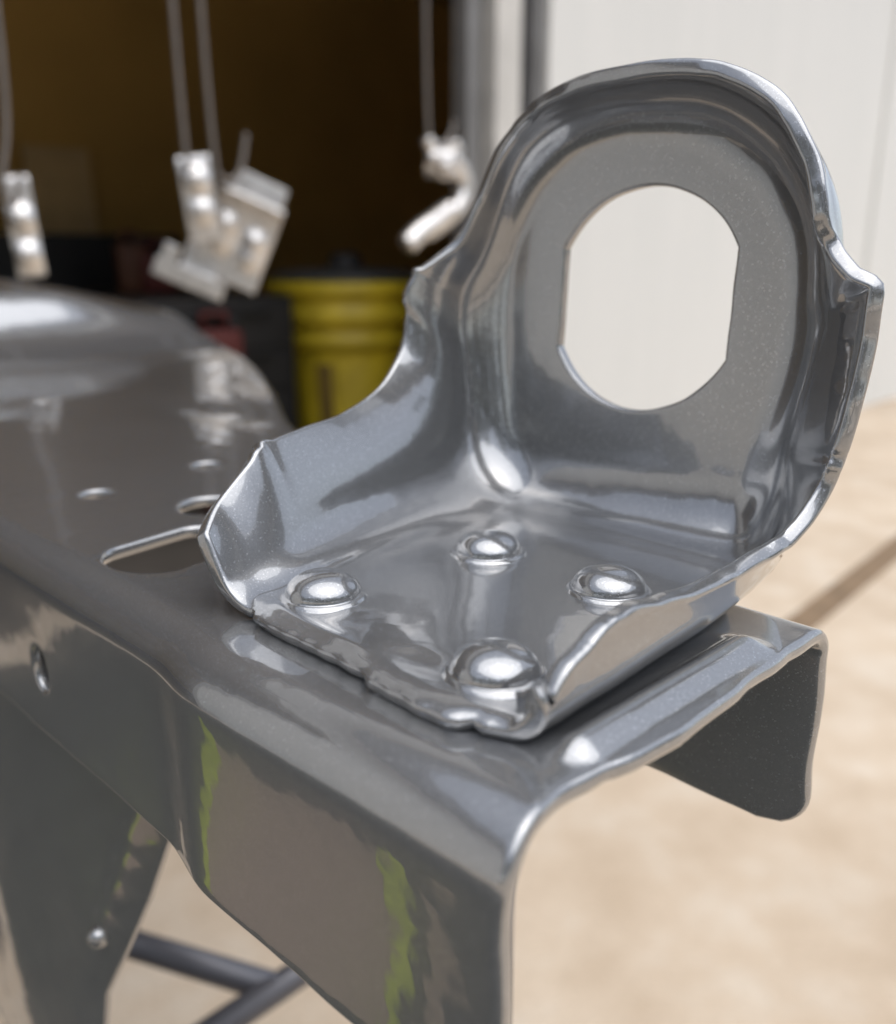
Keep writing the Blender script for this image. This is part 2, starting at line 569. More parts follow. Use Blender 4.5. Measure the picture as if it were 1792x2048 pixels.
for iu, u in enumerate(us):
    for t in ts:
        if u > 0.6 and int(t * 1e4) % 2: pass
        th = W0 + L2 - (L2 - 0.004) * sstep(0.33, 0.42, u)
        if t > th - 0.0015: continue
        p = (u, t)
        if u < U0 + 0.016 and (near_poly(p, OUT[:150], 0.0008) or not in_poly(p, OUT[:152] + [OUT[-2], OUT[-1]])): continue
        if 0.24 < u < 0.40 and any(in_poly(p, h) or near_poly(p, h, 0.0018) for h in HOLES): continue
        inter.append(p)
        if u < 0.108 and -0.002 < t < W0:
            p2 = (u, t + 0.0017)
            if u > U0 + 0.016 or not near_poly(p2, OUT[:150], 0.0008): inter.append(p2)
bm = sheet_cdt(OUT, HOLES, inter, rail_pt)
bmesh.ops.recalc_face_normals(bm, faces=bm.faces)
f0 = max(bm.faces, key=lambda f: f.calc_center_median().z * 0 + (f.normal.z if abs((f.calc_center_median() - W(0.2, 0.16, -0.005)).length) < 0.02 else -9) )
if f0.normal.z < 0: bmesh.ops.reverse_faces(bm, faces=bm.faces)
thicken(bm, 0.0044, 0.0017, 0.00022)
rlink('rail_channel', bm)

# ------------------------------------------------------------------ riveted bracket (part of the rail)
TAU, RB, VB = R(3.5), 0.022, 0.24
SW = R(90) - TAU
LB = RB * SW
V0 = 0.1185
def prof(l):
    "distance along the L from the front edge -> v, z, normal"
    lf = VB - V0
    if l <= lf: return V0 + l, 0.0, (0.0, 1.0)
    l -= lf
    if l <= LB:
        a = l / RB
        return VB + RB * math.sin(a), RB * (1 - math.cos(a)), (-math.sin(a), math.cos(a))
    l -= LB
    return VB + RB * math.sin(SW) + l * math.sin(TAU), RB * (1 - math.cos(SW)) + l * math.cos(TAU), (-math.cos(TAU), math.sin(TAU))
LZ = VB - V0
def l_floor(v): return v - V0
def l_bend(deg): return LZ + RB * R(deg)
def l_back(z): return LZ + LB + (z - RB * (1 - math.cos(SW))) / math.cos(TAU)
def plate(u, l):
    v, z, nn = prof(l)
    wgt = sstep(LZ - 0.01, LZ + LB * 0.85, l)
    v -= (u - 0.155) * 0.0524 * wgt
    dip = -0.0006 * gauss(v - 0.128, 0.006) * (0.5 + 0.5 * math.sin(u * 190)) if l < 0.03 else 0
    return Vector((u, v, z + dip)), Vector((0, nn[0], nn[1]))
ZJ = l_back(0.028)           # below this row the plate is a plain grid, above it rings round the hole
LEFT = [  # l of the plate, u of its flat boundary, edge (u, v, z)
    (l_floor(0.1185), 0.1950, (0.2130, 0.1185, 0.0165)),
    (l_floor(0.1280), 0.1965, (0.2195, 0.1265, 0.0225)),
    (l_floor(0.1420), 0.1985, (0.2235, 0.1395, 0.0305)),
    (l_floor(0.1520), 0.2000, (0.2260, 0.1465, 0.0348)),
    (l_floor(0.1680), 0.2025, (0.2310, 0.1630, 0.0365)),
    (l_floor(0.1880), 0.2055, (0.2370, 0.1840, 0.0380)),
    (l_floor(0.2120), 0.2085, (0.2420, 0.2010, 0.0415)),
    (l_floor(0.2360), 0.2110, (0.2450, 0.2130, 0.0480)),
    (l_bend(32), 0.2130, (0.2470, 0.2217, 0.0565)),
    (l_bend(68), 0.2155, (0.2480, 0.2250, 0.0660)),
    (ZJ, 0.2200, (0.2480, 0.2252, 0.0715)),
    (l_back(0.045), 0.2250, (0.2480, 0.2255, 0.0770)),
    (l_back(0.062), 0.2275, (0.2465, 0.2290, 0.0835)),
    (l_back(0.0735), 0.2285, (0.2430, 0.2350, 0.0875)),
    (l_back(0.083), 0.2282, (0.2385, 0.2416, 0.0925)),
    (l_back(0.091), 0.2265, (0.2345, 0.2460, 0.1025)),
    (l_back(0.0990), 0.2235, (0.2310, 0.2480, 0.1105)),
    (l_back(0.1090), 0.2170, (0.2235, 0.2480, 0.1245)),
    (l_back(0.1165), 0.2085, (0.2145, 0.2480, 0.1320)),
    (l_back(0.1214), 0.2000, (0.2035, 0.2475, 0.1370)),
    (l_back(0.1243), 0.1850, (0.1860, 0.2465, 0.1403)),
    (l_back(0.1230), 0.1684, (0.1655, 0.2455, 0.1403)),
]
RIGHT = [
    (l_floor(0.1185), 0.1102, (0.1034, 0.1262, 0.0042)),
    (l_floor(0.1235), 0.1104, (0.1035, 0.1315, 0.0092)),
    (l_floor(0.1300), 0.1108, (0.1037, 0.1385, 0.0120)),
    (l_floor(0.1380), 0.1113, (0.1040, 0.1435, 0.0140)),
    (l_floor(0.1510), 0.1126, (0.1042, 0.1520, 0.0154)),
    (l_floor(0.1750), 0.1160, (0.1040, 0.1678, 0.0152)),
    (l_floor(0.2000), 0.1195, (0.1030, 0.1875, 0.0140)),
    (l_floor(0.2260), 0.1240, (0.1015, 0.2080, 0.0160)),
    (l_bend(32), 0.1285, (0.0992, 0.2255, 0.0210)),
    (l_bend(68), 0.1315, (0.0974, 0.2350, 0.0290)),
    (ZJ, 0.1318, (0.0958, 0.2375, 0.0362)),
    (l_back(0.037), 0.1305, (0.0945, 0.2385, 0.0435)),
    (l_back(0.050), 0.1280, (0.0935, 0.2410, 0.0560)),
    (l_back(0.061), 0.1266, (0.0930, 0.2430, 0.0690)),
    (l_back(0.0675), 0.1262, (0.0930, 0.2435, 0.0815)),
    (l_back(0.0735), 0.1260, (0.1020, 0.2440, 0.0870)),
    (l_back(0.0800), 0.1264, (0.1080, 0.2440, 0.0945)),
    (l_back(0.0880), 0.1280, (0.1110, 0.2430, 0.1060)),
    (l_back(0.0960), 0.1315, (0.1155, 0.2430, 0.1165)),
    (l_back(0.1061), 0.1385, (0.1240, 0.2430, 0.1280)),
    (l_back(0.1154), 0.1504, (0.1360, 0.2440, 0.1355)),
    (l_back(0.1205), 0.1595, (0.1495, 0.2450, 0.1392)),
    (l_back(0.1230), 0.1684, (0.1655, 0.2455, 0.1403)),
]
def dense(tab, n, corners=()):
    P = [(l, u, 0) for l, u, e in tab]
    Eg = [e for l, u, e in tab]
    return list(zip(catmull(P, n), catmull(Eg, n, corners)))
DL, DR = dense(LEFT, 10, (12,)), dense(RIGHT, 10, (14,))
def split(D):
    k = min(range(len(D)), key=lambda i: abs(D[i][0][0] - ZJ) + (0 if i <= 120 else 1))
    return k
KL, KR = 100, 100            # station index of ZJ in both tables (10 per span)
NBZ = 16
def bez(F, n, E, out, rmax=0.022, ext=0.0, flare=0.0):
    """points from the flat boundary F to the edge E: a round fillet out of the flat, then straight on to the edge"""
    h = E - F
    do, dn = max(h.dot(out), 0.001), max(h.dot(n), 0.0006)
    tv = h - out * h.dot(out) - n * h.dot(n)
    r = min(rmax, dn * 0.92, do)
    e = max(0.0, do - r) * ext
    d1 = do - e
    lo, hi = 0.02, R(118)
    for _ in range(40):
        th = (lo + hi) / 2
        if d1 * math.sin(th) - dn * math.cos(th) + r * math.cos(th) - r > 0: hi = th
        else: lo = th
    P = []
    NA = 9
    for k in range(1, NA + 1):
        a = th * k / NA
        P.append((e + r * math.sin(a), r * (1 - math.cos(a))))
    p1 = P[-1]
    for k in range(1, NBZ - NA + 1):
        t = k / (NBZ - NA)
        L = math.hypot(do - p1[0], dn - p1[1])
        P.append((p1[0] + (do - p1[0]) * t - flare * 0.10 * L * 4 * t * (1 - t), p1[1] + (dn - p1[1]) * t))
    ln, acc = [], 0.0
    pr = (0.0, 0.0)
    for p in P:
        acc += math.hypot(p[0] - pr[0], p[1] - pr[1]); ln.append(acc); pr = p
    return [F + out * p[0] + n * p[1] + tv * (l / acc) for p, l in zip(P, ln)]
bm = bmesh.new()
QP = {}
def vert(q):
    x = bm.verts.new(W(q.x, q.y, q.z))
    QP[x] = q.copy()
    return x
def quad(a, b, c, d):
    vs = []
    for x in (a, b, c, d):
        if x not in vs: vs.append(x)
    try: bm.faces.new(vs)
    except ValueError: pass
NC = 40
rows = []
def edge_wobble(E, s, sgn):
    j = noise.noise(Vector((s * 0.137, sgn * 3.1, 0.5))) * 0.00045 * (2.0 if s > 250 else 1.0) + noise.noise(Vector((s * 0.293, sgn * 7.7, 4.5))) * 0.0002 * (2.0 if s > 250 else 1.0)
    # burrs left by the shears
    burr = 0.0013 * gauss(s - 31.5, 1.0) + 0.0009 * gauss(s - 121, 1.3) + 0.0004 * gauss(s - 330, 1.2) - 0.0005 * gauss(s - 352, 1.5) + 0.0005 * gauss(s - 366, 1.2)
    return Vector((E.x + burr * (0.6 if s < 200 else -0.4), E.y + j * 0.7 - burr, E.z + j + burr * 0.8))
Fl, Fr = [], []
for k in range(KL + 1):
    (pl, El), (pr, Er) = DL[k], DR[k]
    row = []
    for c in range(NC + 1):
        f = c / NC
        q, nn = plate(pl.y + (pr.y - pl.y) * f, pl.x + (pr.x - pl.x) * f)
        lq = q.y - V0
        if lq < 0.03:                      # the right front corner is rounded in plan
            q.y += 0.0036 * (1 - sstep(0.1095, 0.1200, q.x)) * (1 - lq / 0.03) ** 2
        if k < 12:
            fall = (1 - k / 12.0) ** 2
            tear = -0.0016 * sstep(0.147, 0.1445, q.x) + 0.0026 * gauss(q.x - 0.1150, 0.0010) + 0.0007 * noise.noise(Vector((q.x * 160, 2, 0)))
            tear += 0.0016 * sstep(0.1930, 0.1945, q.x)
            q.y += tear * fall
            q.z += -0.0013 * (1 - k / 12.0) ** 3 + 0.0008 * gauss(k - 7, 2.2) * sstep(0.150, 0.165, q.x) * sstep(0.197, 0.190, q.x)
        row.append(vert(q))
    rows.append(row)
for a, b in zip(rows, rows[1:]):
    for c in range(NC): quad(a[c], a[c + 1], b[c + 1], b[c])
# flange strips: stations with their flat-boundary vertex
st = []
for k in range(KL + 1): st.append((DL[k], rows[k][0], 1))
arc = [(DL[k], 1) for k in range(KL + 1, len(DL))] + [(DR[k], -1) for k in range(len(DR) - 2, KR, -1)]
arcv = []
for (p, E), sgn in arc:
    q, nn = plate(p.y, p.x)
    v = vert(q); arcv.append((v, q)); st.append(((p, E), v, sgn))
for k in range(KR, -1, -1): st.append((DR[k], rows[k][NC], -1))
Fpos = [plate(p.y, p.x) for (p, E), v, s in st]
info = []
for i, ((p, E), v, sgn) in enumerate(st):
    q, nn = Fpos[i]
    q = QP[v]
    a, b = Fpos[max(i - 1, 0)][0], Fpos[min(i + 1, len(st) - 1)][0]
    tg = (b - a).normalized()
    o = nn.cross(tg)
    o = (o - nn * o.dot(nn)).normalized()
    if o.dot(Vector((q.x - 0.165, 0, (q.z - 0.07) if i > KL and i < len(st) - KR else 0))) < 0: o = -o
    E2 = Vector(E)
    # the left wing rolls outwards towards its edge, the right one a little
    fl = sstep(28, 75, i) * (1 - sstep(118, 150, i)) if i < len(st) / 2 else 0.25 * sstep(20, 60, len(st) - i)
    j = len(st) - 1 - i                     # counted from the right front corner
    ex = 1 - sstep(55, 95, j) if i > len(st) / 2 else 0.0
    rm = 0.0050 + 0.0170 * sstep(45, 100, j) if i > len(st) / 2 else 0.014 + 0.010 * sstep(10, 60, i)
    off = [x - (q + (E2 - q) * ((k + 1) / NBZ)) for k, x in enumerate(bez(q, nn, E2, o, rm, ex, fl))]
    info.append((q, E2, off, v))
for it in range(160):
    offs = [x[2] for x in info]
    for i in range(1, len(info) - 1):
        for k in range(NBZ - 1):
            wgt = 0.5 * sstep(0, 30, len(info) - 1 - i)
            info[i][2][k] = offs[i][k] * (1 - wgt) + (offs[i - 1][k] + offs[i + 1][k]) * (wgt / 2)
Esm = [Vector(x[1]) for x in info]
for it in range(45):
    Esm = [Esm[0]] + [Esm[i] * 0.5 + (Esm[i - 1] + Esm[i + 1]) * 0.25 for i in range(1, len(Esm) - 1)] + [Esm[-1]]
prev = None
for i, (q, E2, off, v) in enumerate(info):
    wob = edge_wobble(E2, i, 1) - E2
    cur = [v] + [vert(q + (Esm[i] - q) * ((k + 1) / NBZ) + off[k] + wob * ((k + 1) / NBZ) ** 5 + (E2 - Esm[i]) * ((k + 1) / NBZ) ** 6) for k in range(NBZ)]
    if prev:
        for k in range(NBZ): quad(prev[k], prev[k + 1], cur[k + 1], cur[k])
    prev = cur
# rings between the flat boundary and the hole
HC_u, HC_z, HR_, FL = 0.1752, 0.0752, 0.0378, 0.0335
loopv = [(rows[KL][c], plate(DL[KL][0].y + (DR[KR][0].y - DL[KL][0].y) * c / NC, DL[KL][0].x + (DR[KR][0].x - DL[KL][0].x) * c / NC)[0]) for c in range(NC, -1, -1)]
loopv += [(v, q) for v, q in arcv]
NR = 14
rings = []
ang = [math.atan2(q.z - HC_z, q.x - HC_u) for v, q in loopv]
for i in range(1, len(ang)):
    while ang[i] - ang[i - 1] > math.pi: ang[i] -= 2 * math.pi
    while ang[i] - ang[i - 1] < -math.pi: ang[i] += 2 * math.pi
turn = 2 * math.pi * (1 if ang[-1] > ang[0] else -1)
for it in range(120):
    ang = [0.5 * ang[i] + 0.25 * ((ang[i - 1] if i else ang[-1] - turn) + (ang[i + 1] if i + 1 < len(ang) else ang[0] + turn)) for i in range(len(ang))]
ca_ = math.acos(FL / HR_)
for c_ in (ca_, -ca_, math.pi - ca_, math.pi + ca_):
    k_ = min(range(len(ang)), key=lambda i: abs(math.remainder(ang[i] - c_, 2 * math.pi)))
    ang[k_] += -math.remainder(ang[k_] - c_, 2 * math.pi)
for (v, q), a in zip(loopv, ang):
    rr = min(HR_, FL / max(1e-6, abs(math.cos(a))))
    hu, hz = HC_u + rr * math.cos(a), HC_z + rr * math.sin(a)
    hl = l_back(hz)
    seq = [v]
    for k in range(1, NR + 1):
        t = k / NR
        x, z = q.x + (hu - q.x) * t, q.z + (hz - q.z) * t
        pp, _ = plate(x, l_back(z))
        seq.append(vert(pp))
    rings.append(seq)
for i in range(len(rings)):
    A_, B_ = rings[i], rings[(i + 1) % len(rings)]
    for k in range(NR): quad(A_[k], A_[k + 1], B_[k + 1], B_[k])
bmesh.ops.recalc_face_normals(bm, faces=bm.faces)
bm.faces.ensure_lookup_table()
if bm.faces[20].normal.z < 0: bmesh.ops.reverse_faces(bm, faces=bm.faces)
bm.normal_update()
thicken(bm, 0.0046, 0.0012, 0.00028)
brk = rlink('riveted_bracket', bm)

# rivets: sub-parts of the bracket
RIV = [(0.1888, 0.1383, 1.0), (0.1818, 0.1976, 1.0), (0.1360, 0.1977, 0.98), (0.1236, 0.1370, 0.98)]
rprof = [(0.0126, -0.0005), (0.0120, 0.00015), (0.0116, 0.0006), (0.0112, 0.0008), (0.0108, 0.0008), (0.0105, 0.0010)]
for k in range(1, 17):
    a = R(90) * k / 16
    rprof.append((0.0105 * math.cos(a) ** 0.92 if k < 16 else 0.0, 0.0010 + 0.0060 * math.sin(a)))
for u, v, s in RIV:
    b = bmesh.new()
    lathe(b, [(r_ * s, z_ * s) for r_, z_ in rprof], 56, f=lambda x, y, z: W(u + x, v + y, z))
    o = link('rivet', b, 'paint_rivet', brk)

# side web below the rail
WEB = [(0.250, -0.030), (0.258, -0.095), (0.269, -0.114), (0.2907, -0.151), (0.317, -0.191), (0.349, -0.237), (0.3576, -0.2655), (0.359, -0.31), (0.357, -0.36), (0.42, -0.40), (0.60, -0.38), (0.60, -0.030)]
wl = []
for (a, b_) in zip(WEB, WEB[1:] + WEB[:1]):
    n_ = max(2, int(math.hypot(a[0] - b_[0], a[1] - b_[1]) / 0.006))
    for i in range(n_): wl.append((a[0] + (b_[0] - a[0]) * i / n_, a[1] + (b_[1] - a[1]) * i / n_))
wi = [(0.236 + 0.008 * i, -0.395 + 0.008 * j) for i in range(46) for j in range(46)]
wi = [p for p in wi if in_poly(p, wl) and not near_poly(p, wl, 0.004)]
def web_edge(z):
    return smooth_table([(-x[1], x[0]) for x in WEB[:9]], -z)
def web_pt(u, z):
    d = u - web_edge(z)
    v = 0.118 + 0.004 * (1 - sstep(0.0, 0.010, d)) + 0.006 * math.sin(u * 14) * sstep(0.05, 0.2, d) - 0.018 * sstep(-0.18, -0.34, z) * 0
    d2 = abs(d - 0.015)
    v -= 0.0028 * (1 - sstep(0.0, 0.0035, d2)) * sstep(-0.185, -0.178, z)
    v += 0.0012 * noise.noise(Vector((u * 14, z * 14, 0)))
    return W(u, v, z)
bm = sheet_cdt(wl, [], wi, web_pt)
bmesh.ops.recalc_face_normals(bm, faces=bm.faces)
bm.faces.ensure_lookup_table()
if sum((f.normal.dot(VV) for f in bm.faces)) > 0: bmesh.ops.reverse_faces(bm, faces=bm.faces)
thicken(bm, 0.004, 0.0018)
web = rlink('side_web', bm)
b = bmesh.new()
lathe(b, [(0.0048, -0.001), (0.0046, 0.002), (0.0036, 0.004), (0.0018, 0.0052), (0, 0.0055)], 24, f=lambda x, y, z: W(0.331 + x, 0.118 - z, -0.190 + y))
rlink('bolt', b, parent=web)

# ------------------------------------------------------------------ stand that carries the rail
stand = thing('support_stand', WG(0.5, 0.25, 0), 'dark grey welded tube stand under the glossy chassis rail', 'stand')
def stube(name, pts, r=0.0112, m='tube'):
    b = bmesh.new()
    tube(b, [W(*p) for p in pts], r, 16)
    o = link(name, b, m, stand)
    o.matrix_parent_inverse = Matrix.Translation(-stand.location)
    return o
stube('post', [(0.487, 0.15, -0.78), (0.487, 0.15, -0.0125)])
stube('post', [(0.492, 0.56, -0.78), (0.492, 0.56, -0.44)])
stube('post', [(0.90, 0.106, -0.78), (0.90, 0.106, -0.005)])
stube('cross_tube', [(0.487, 0.15, -0.45), (0.492, 0.56, -0.45)])
stube('brace_tube', [(0.90, 0.106, -0.45), (0.62, 0.2365, -0.45), (0.486, 0.300, -0.45)])
stube('foot_tube', [(0.35, 0.15, -0.768), (1.0, 0.15, -0.768)])
b = bmesh.new()
box(b, 0.50, 0.62, 0.146, 0.158, -0.56, -0.445, 0.002, f=W)
o = link('gusset_plate', b, 'black', stand, smooth=False)
o.matrix_parent_inverse = Matrix.Translation(-stand.location)

# ------------------------------------------------------------------ parts hung up to dry under the door header
HU = 1.9
bar = thing('hanging_bar', WG(HU, 0.8, 2.25), 'steel pipe under the door header that the wire hooks hang from', 'rail')
b = bmesh.new(); tube(b, [WG(HU, -0.4, 2.25), WG(HU, 2.35, 2.25)], 0.017, 16)
o = link('pipe', b, 'tube', bar); o.matrix_parent_inverse = Matrix.Translation(-bar.location)
for v in (-0.3, 1.1, 2.3):
    b = bmesh.new(); box(b, HU - 0.02, GU + 0.004, v - 0.02, v + 0.02, 2.265, 2.43, 0.003, f=WG)
    o = link('bar_bracket', b, 'grey_trim', bar, smooth=False); o.matrix_parent_inverse = Matrix.Translation(-bar.location)
def hook(px, label):
    "px: the wire's way in the photograph from its bend downwards; it rises straight to the pipe"
    P = [at(x, y, HU) for x, y in px]
    top = P[0]
    u, v = HU, top.dot(VV)
    pts = [WG(u - 0.006, v, 2.225), WG(u - 0.020, v, 2.25), WG(u, v, 2.2715), WG(u + 0.021, v, 2.25), WG(u + 0.012, v, 2.21), WG(u, v, 2.16)]
    full = pts + [top] + P[1:]
    b = bmesh.new()
    cs = [pts[0]] + [Vector(q) for q in catmull([tuple(p) for p in full], 6)][1:]
    tube(b, cs, 0.0060, 10)
    o = link('wire_hook', localise(b, top), 'wire')
    o.location = top
    tag(o, label, 'hook', 'wire hooks with parts hung on them')
    return o
hook([(2, 100), (6, 345), (16, 400), (28, 410), (36, 385), (38, 350)], 'bent wire hook at the picture edge holding the perforated strip')
hook([(346, 20), (372, 310), (378, 345), (388, 356), (396, 340), (400, 312)], 'thin bent wire hook holding the short dimpled strip')
hook([(402, 20), (430, 322), (442, 352), (464, 360), (482, 335), (492, 268)], 'wire hook holding the wide ribbed clamp, second of the close pair of wires')
hook([(851, 20), (857, 262), (868, 285), (888, 288), (902, 268), (909, 240)], 'wire hook holding the curled clip, near the door jamb')

PV = VV.copy(); PZ = Vector((0, 0, 1)); PN = -UV
def hung(name, px0, ang, prof_, w_, th, label, group=None, lean=0.0):
    """a bent strip: prof_ = (distance along, offset towards the camera) in metres, w_ its width; ang turns it in the upright plane"""
    o0 = at(*px0, HU)
    face = (CAM - o0); face.z = 0; face.normalize()
    side = face.cross(PZ) * -1
    side = Vector((-face.y, face.x, 0)); side = side if side.x > 0 else -side
    ca, sa = math.cos(ang), math.sin(ang)
    A_ = side * ca - PZ * sa            # across
    D_ = -PZ * ca - side * sa           # down along the strip
    t = thing(name, o0, label, 'metal bracket', group)
    return t, o0, A_, D_, face
def strip(t, o0, A_, D_, Fc, path, half, th, name='plate', m='silver', dimples=(), off=0.0):
    b = bmesh.new()
    P = catmull([(d, f, 0) for d, f in path], 8)
    nx = 14
    G = []
    for p in P:
        row = []
        for k in range(nx + 1):
            a = -half + 2 * half * k / nx
            f = p.y
            for dd, da, rr, hh in dimples:
                f += hh * (1 - sstep(0.4, 1.0, math.hypot(p.x - dd, a - da) / rr))
            row.append(b.verts.new(A_ * (a + off) + D_ * p.x + Fc * f))
        G.append(row)
    for r0, r1 in zip(G, G[1:]):
        for k in range(nx): b.faces.new((r0[k], r0[k + 1], r1[k + 1], r1[k]))
    bmesh.ops.recalc_face_normals(b, faces=b.faces)
    if sum(f.normal.dot(Fc) for f in b.faces) < 0: bmesh.ops.reverse_faces(b, faces=b.faces)
    thicken(b, th, th * 0.45)
    return link(name, b, m, t)
px = 1 / 1794
def hd(x, y): return (at(x, y, HU) - CAM).dot(Vector((0, math.cos(PITCH), -math.sin(PITCH)))) * px
# left strip with two dimples
s = hd(45, 450)
A1 = hung('hanging_strip', (26, 352), R(-4), None, 0, 0, 'flat metal strip with two bright bumps hanging over the far end of the rail', 'parts hung up to dry')
strip(*A1, [(0, -0.004), (20 * s, 0.0), (100 * s, 0.002), (190 * s, 0.0)], 25 * s, 0.004, dimples=((80 * s, 0, 30 * s, 0.016), (150 * s, 0, 30 * s, 0.016)))
s = hd(390, 400)
A2 = hung('hanging_strip', (384, 312), R(-6), None, 0, 0, 'short dimpled metal strip hanging beside the wide ribbed clamp', 'parts hung up to dry')
strip(*A2, [(0, -0.004), (20 * s, 0.0), (90 * s, 0.002), (160 * s, 0.0)], 30 * s, 0.004, dimples=((45 * s, 0, 30 * s, 0.016), (105 * s, 0, 28 * s, 0.013)))
# wide ribbed clamp
s = hd(480, 450)
A3 = hung('hanging_clamp', (505, 405), R(24), None, 0, 0, 'wide ribbed metal clamp with a bent foot hanging tilted in the middle', 'parts hung up to dry')
strip(*A3, [(-14 * s, -0.035), (-10 * s, 0.02), (0, 0.030), (16 * s, 0.006), (90 * s, 0.0), (165 * s, 0.004)], 64 * s, 0.005, 'ribbed_plate',
      dimples=((60 * s, -32 * s, 22 * s, 0.022), (70 * s, 32 * s, 22 * s, 0.022), (95 * s, -32 * s, 26 * s, 0.018), (105 * s, 32 * s, 26 * s, 0.018)))
strip(*A3, [(-52 * s, -0.05), (-10 * s, -0.045)], 52 * s, 0.005, 'back_tab', off=4 * s)
strip(*A3, [(118 * s, 0.0), (165 * s, 0.006), (182 * s, 0.014), (200 * s, 0.016)], 36 * s, 0.005, 'bent_foot', off=-50 * s)
strip(*A3, [(140 * s, 0.016), (205 * s, 0.020)], 14 * s, 0.005, 'foot_tab', off=-112 * s)
strip(*A3, [(172 * s, 0.018), (205 * s, 0.020)], 70 * s, 0.005, 'foot_plate', off=-62 * s)
# curled clip
s = hd(890, 350)
A4 = hung('hanging_clip', (884, 280), R(0), None, 0, 0, 'curled metal clip hanging by the door jamb', 'parts hung up to dry')
def curl(name, pts, r):
    b = bmesh.new()
    o0 = A4[1]
    tube(b, catmull([tuple(at(x, y, HU) - o0) for x, y in pts], 6), r, 12)
    return link(name, b, 'silver', A4[0])
strip(*A4, [(0 * s, -0.01), (24 * s, 0.03), (52 * s, 0.034), (70 * s, 0.0)], 26 * s, 0.006, 'clip_head', dimples=((30 * s, -8 * s, 22 * s, 0.02), (55 * s, 12 * s, 16 * s, 0.02)), off=-6 * s)
curl('clip_ear', [(852, 278), (862, 296), (872, 330), (884, 348), (902, 345), (918, 352)], 13 * s)
curl('clip_ear', [(905, 284), (912, 300), (908, 322), (915, 345)], 14 * s)
curl('clip_arm', [(905, 318), (924, 345), (929, 380), (916, 412), (892, 438), (866, 458), (850, 468)], 17 * s)
curl('clip_tongue', [(900, 418), (872, 440), (846, 458), (826, 476), (814, 490)], 21 * s)

# ------------------------------------------------------------------ yellow bin inside the garage
cx_, cy_ = -0.40, 3.62
tc = thing('trash_bin', (cx_, cy_, 0.006), 'round yellow plastic bin with a dark lid inside the garage', 'bin')
b = bmesh.new()
lathe(b, [(0, 0), (0.20, 0), (0.205, 0.01), (0.215, 0.2), (0.232, 0.48), (0.238, 0.515), (0.250, 0.52), (0.254, 0.56), (0.242, 0.568), (0.243, 0.60), (0.262, 0.605), (0.270, 0.62), (0.272, 0.66), (0.262, 0.668), (0.262, 0.70), (0.281, 0.708), (0.285, 0.752), (0.27, 0.762), (0.25, 0.762)], 64)
link('bin_body', b, 'yellow', tc)
tc.scale = (1.07, 1.07, 1.0)
b = bmesh.new()
lathe(b, [(0.25, 0.763), (0.276, 0.764), (0.279, 0.770), (0.274, 0.782), (0.25, 0.792), (0.16, 0.803), (0.05, 0.806), (0, 0.806)], 64)
lid = link('bin_lid', b, 'lid', tc)
b = bmesh.new()
lathe(b, [(0.075, 0.802), (0.065, 0.815), (0.055, 0.85), (0.04, 0.862), (0, 0.866)], 32)
link('lid_knob', b, 'black', lid)
def panel_arc(name, a0, a1, z0, z1, r0, r1, m):
    b = bmesh.new()
    n_ = 12
    G = []
    for i in range(n_ + 1):
        a = a0 + (a1 - a0) * i / n_
        G.append([b.verts.new((r_ * math.cos(a), r_ * math.sin(a), z)) for z, r_ in ((z0, r0 - 0.012), (z0, r0), (z1, r1), (z1, r1 - 0.012))])
    for g0, g1 in zip(G, G[1:]):
        for k in range(3): b.faces.new((g0[k], g1[k], g1[k + 1], g0[k + 1]))
    b.faces.new(G[0]); b.faces.new(G[-1][::-1])
    bmesh.ops.recalc_face_normals(b, faces=b.faces)
    return link(name, b, m, tc, smooth=False)
M['sticker_brown'] = plain('brown_sticker', (0.16, 0.105, 0.02), 0.6)  # the sticker's own brown colour
panel_arc('raised_panel', R(-92), R(-48), 0.16, 0.47, 0.2265, 0.2435, 'yellow')
panel_arc('sticker', R(-112), R(-98), 0.22, 0.46, 0.2195, 0.235, 'sticker_brown')

# ------------------------------------------------------------------ dim things inside the garage
def cab(name, u0, u1, v0, v1, h, label, cat, drawers, red=True):
    loc = WG((u0 + u1) / 2, (v0 + v1) / 2, 0.006)
    t = thing(name, loc, label, cat)
    b = bmesh.new(); box(b, u0, u1, v0, v1, 0.07, h, 0.006, f=WG)
    link('cabinet_body', localise(b, loc), 'darkbox', t, smooth=False)
    for a in (u0 + 0.05, u1 - 0.05):
        for c in (v0 + 0.05, v1 - 0.05):
            b = bmesh.new(); tube(b, [WG(a, c, 0.006), WG(a, c, 0.075)], 0.022, 10)
            link('foot', localise(b, loc), 'black', t)
    dh = (h - 0.12) / drawers
    for k in range(drawers):
        b = bmesh.new(); box(b, u0 - 0.012, u0 - 0.001, v0 + 0.02, v1 - 0.02, 0.10 + k * dh, 0.10 + (k + 1) * dh - 0.012, 0.003, f=WG)
        d_ = link('drawer', localise(b, loc), 'darkbox', t, smooth=False)
        b = bmesh.new(); zc = 0.10 + (k + 0.75) * dh
        tube(b, [WG(u0 - 0.013, v0 + 0.12, zc), WG(u0 - 0.03, v0 + 0.12, zc), WG(u0 - 0.03, v1 - 0.12, zc), WG(u0 - 0.013, v1 - 0.12, zc)], 0.006, 8)
        link('handle', localise(b, loc), 'darkbox', d_)
    return t
cab('tool_cabinet', 2.75, 3.15, 1.35, 1.93, 0.72, 'black drawer cabinet in the dark left of the yellow bin', 'cabinet', 4)
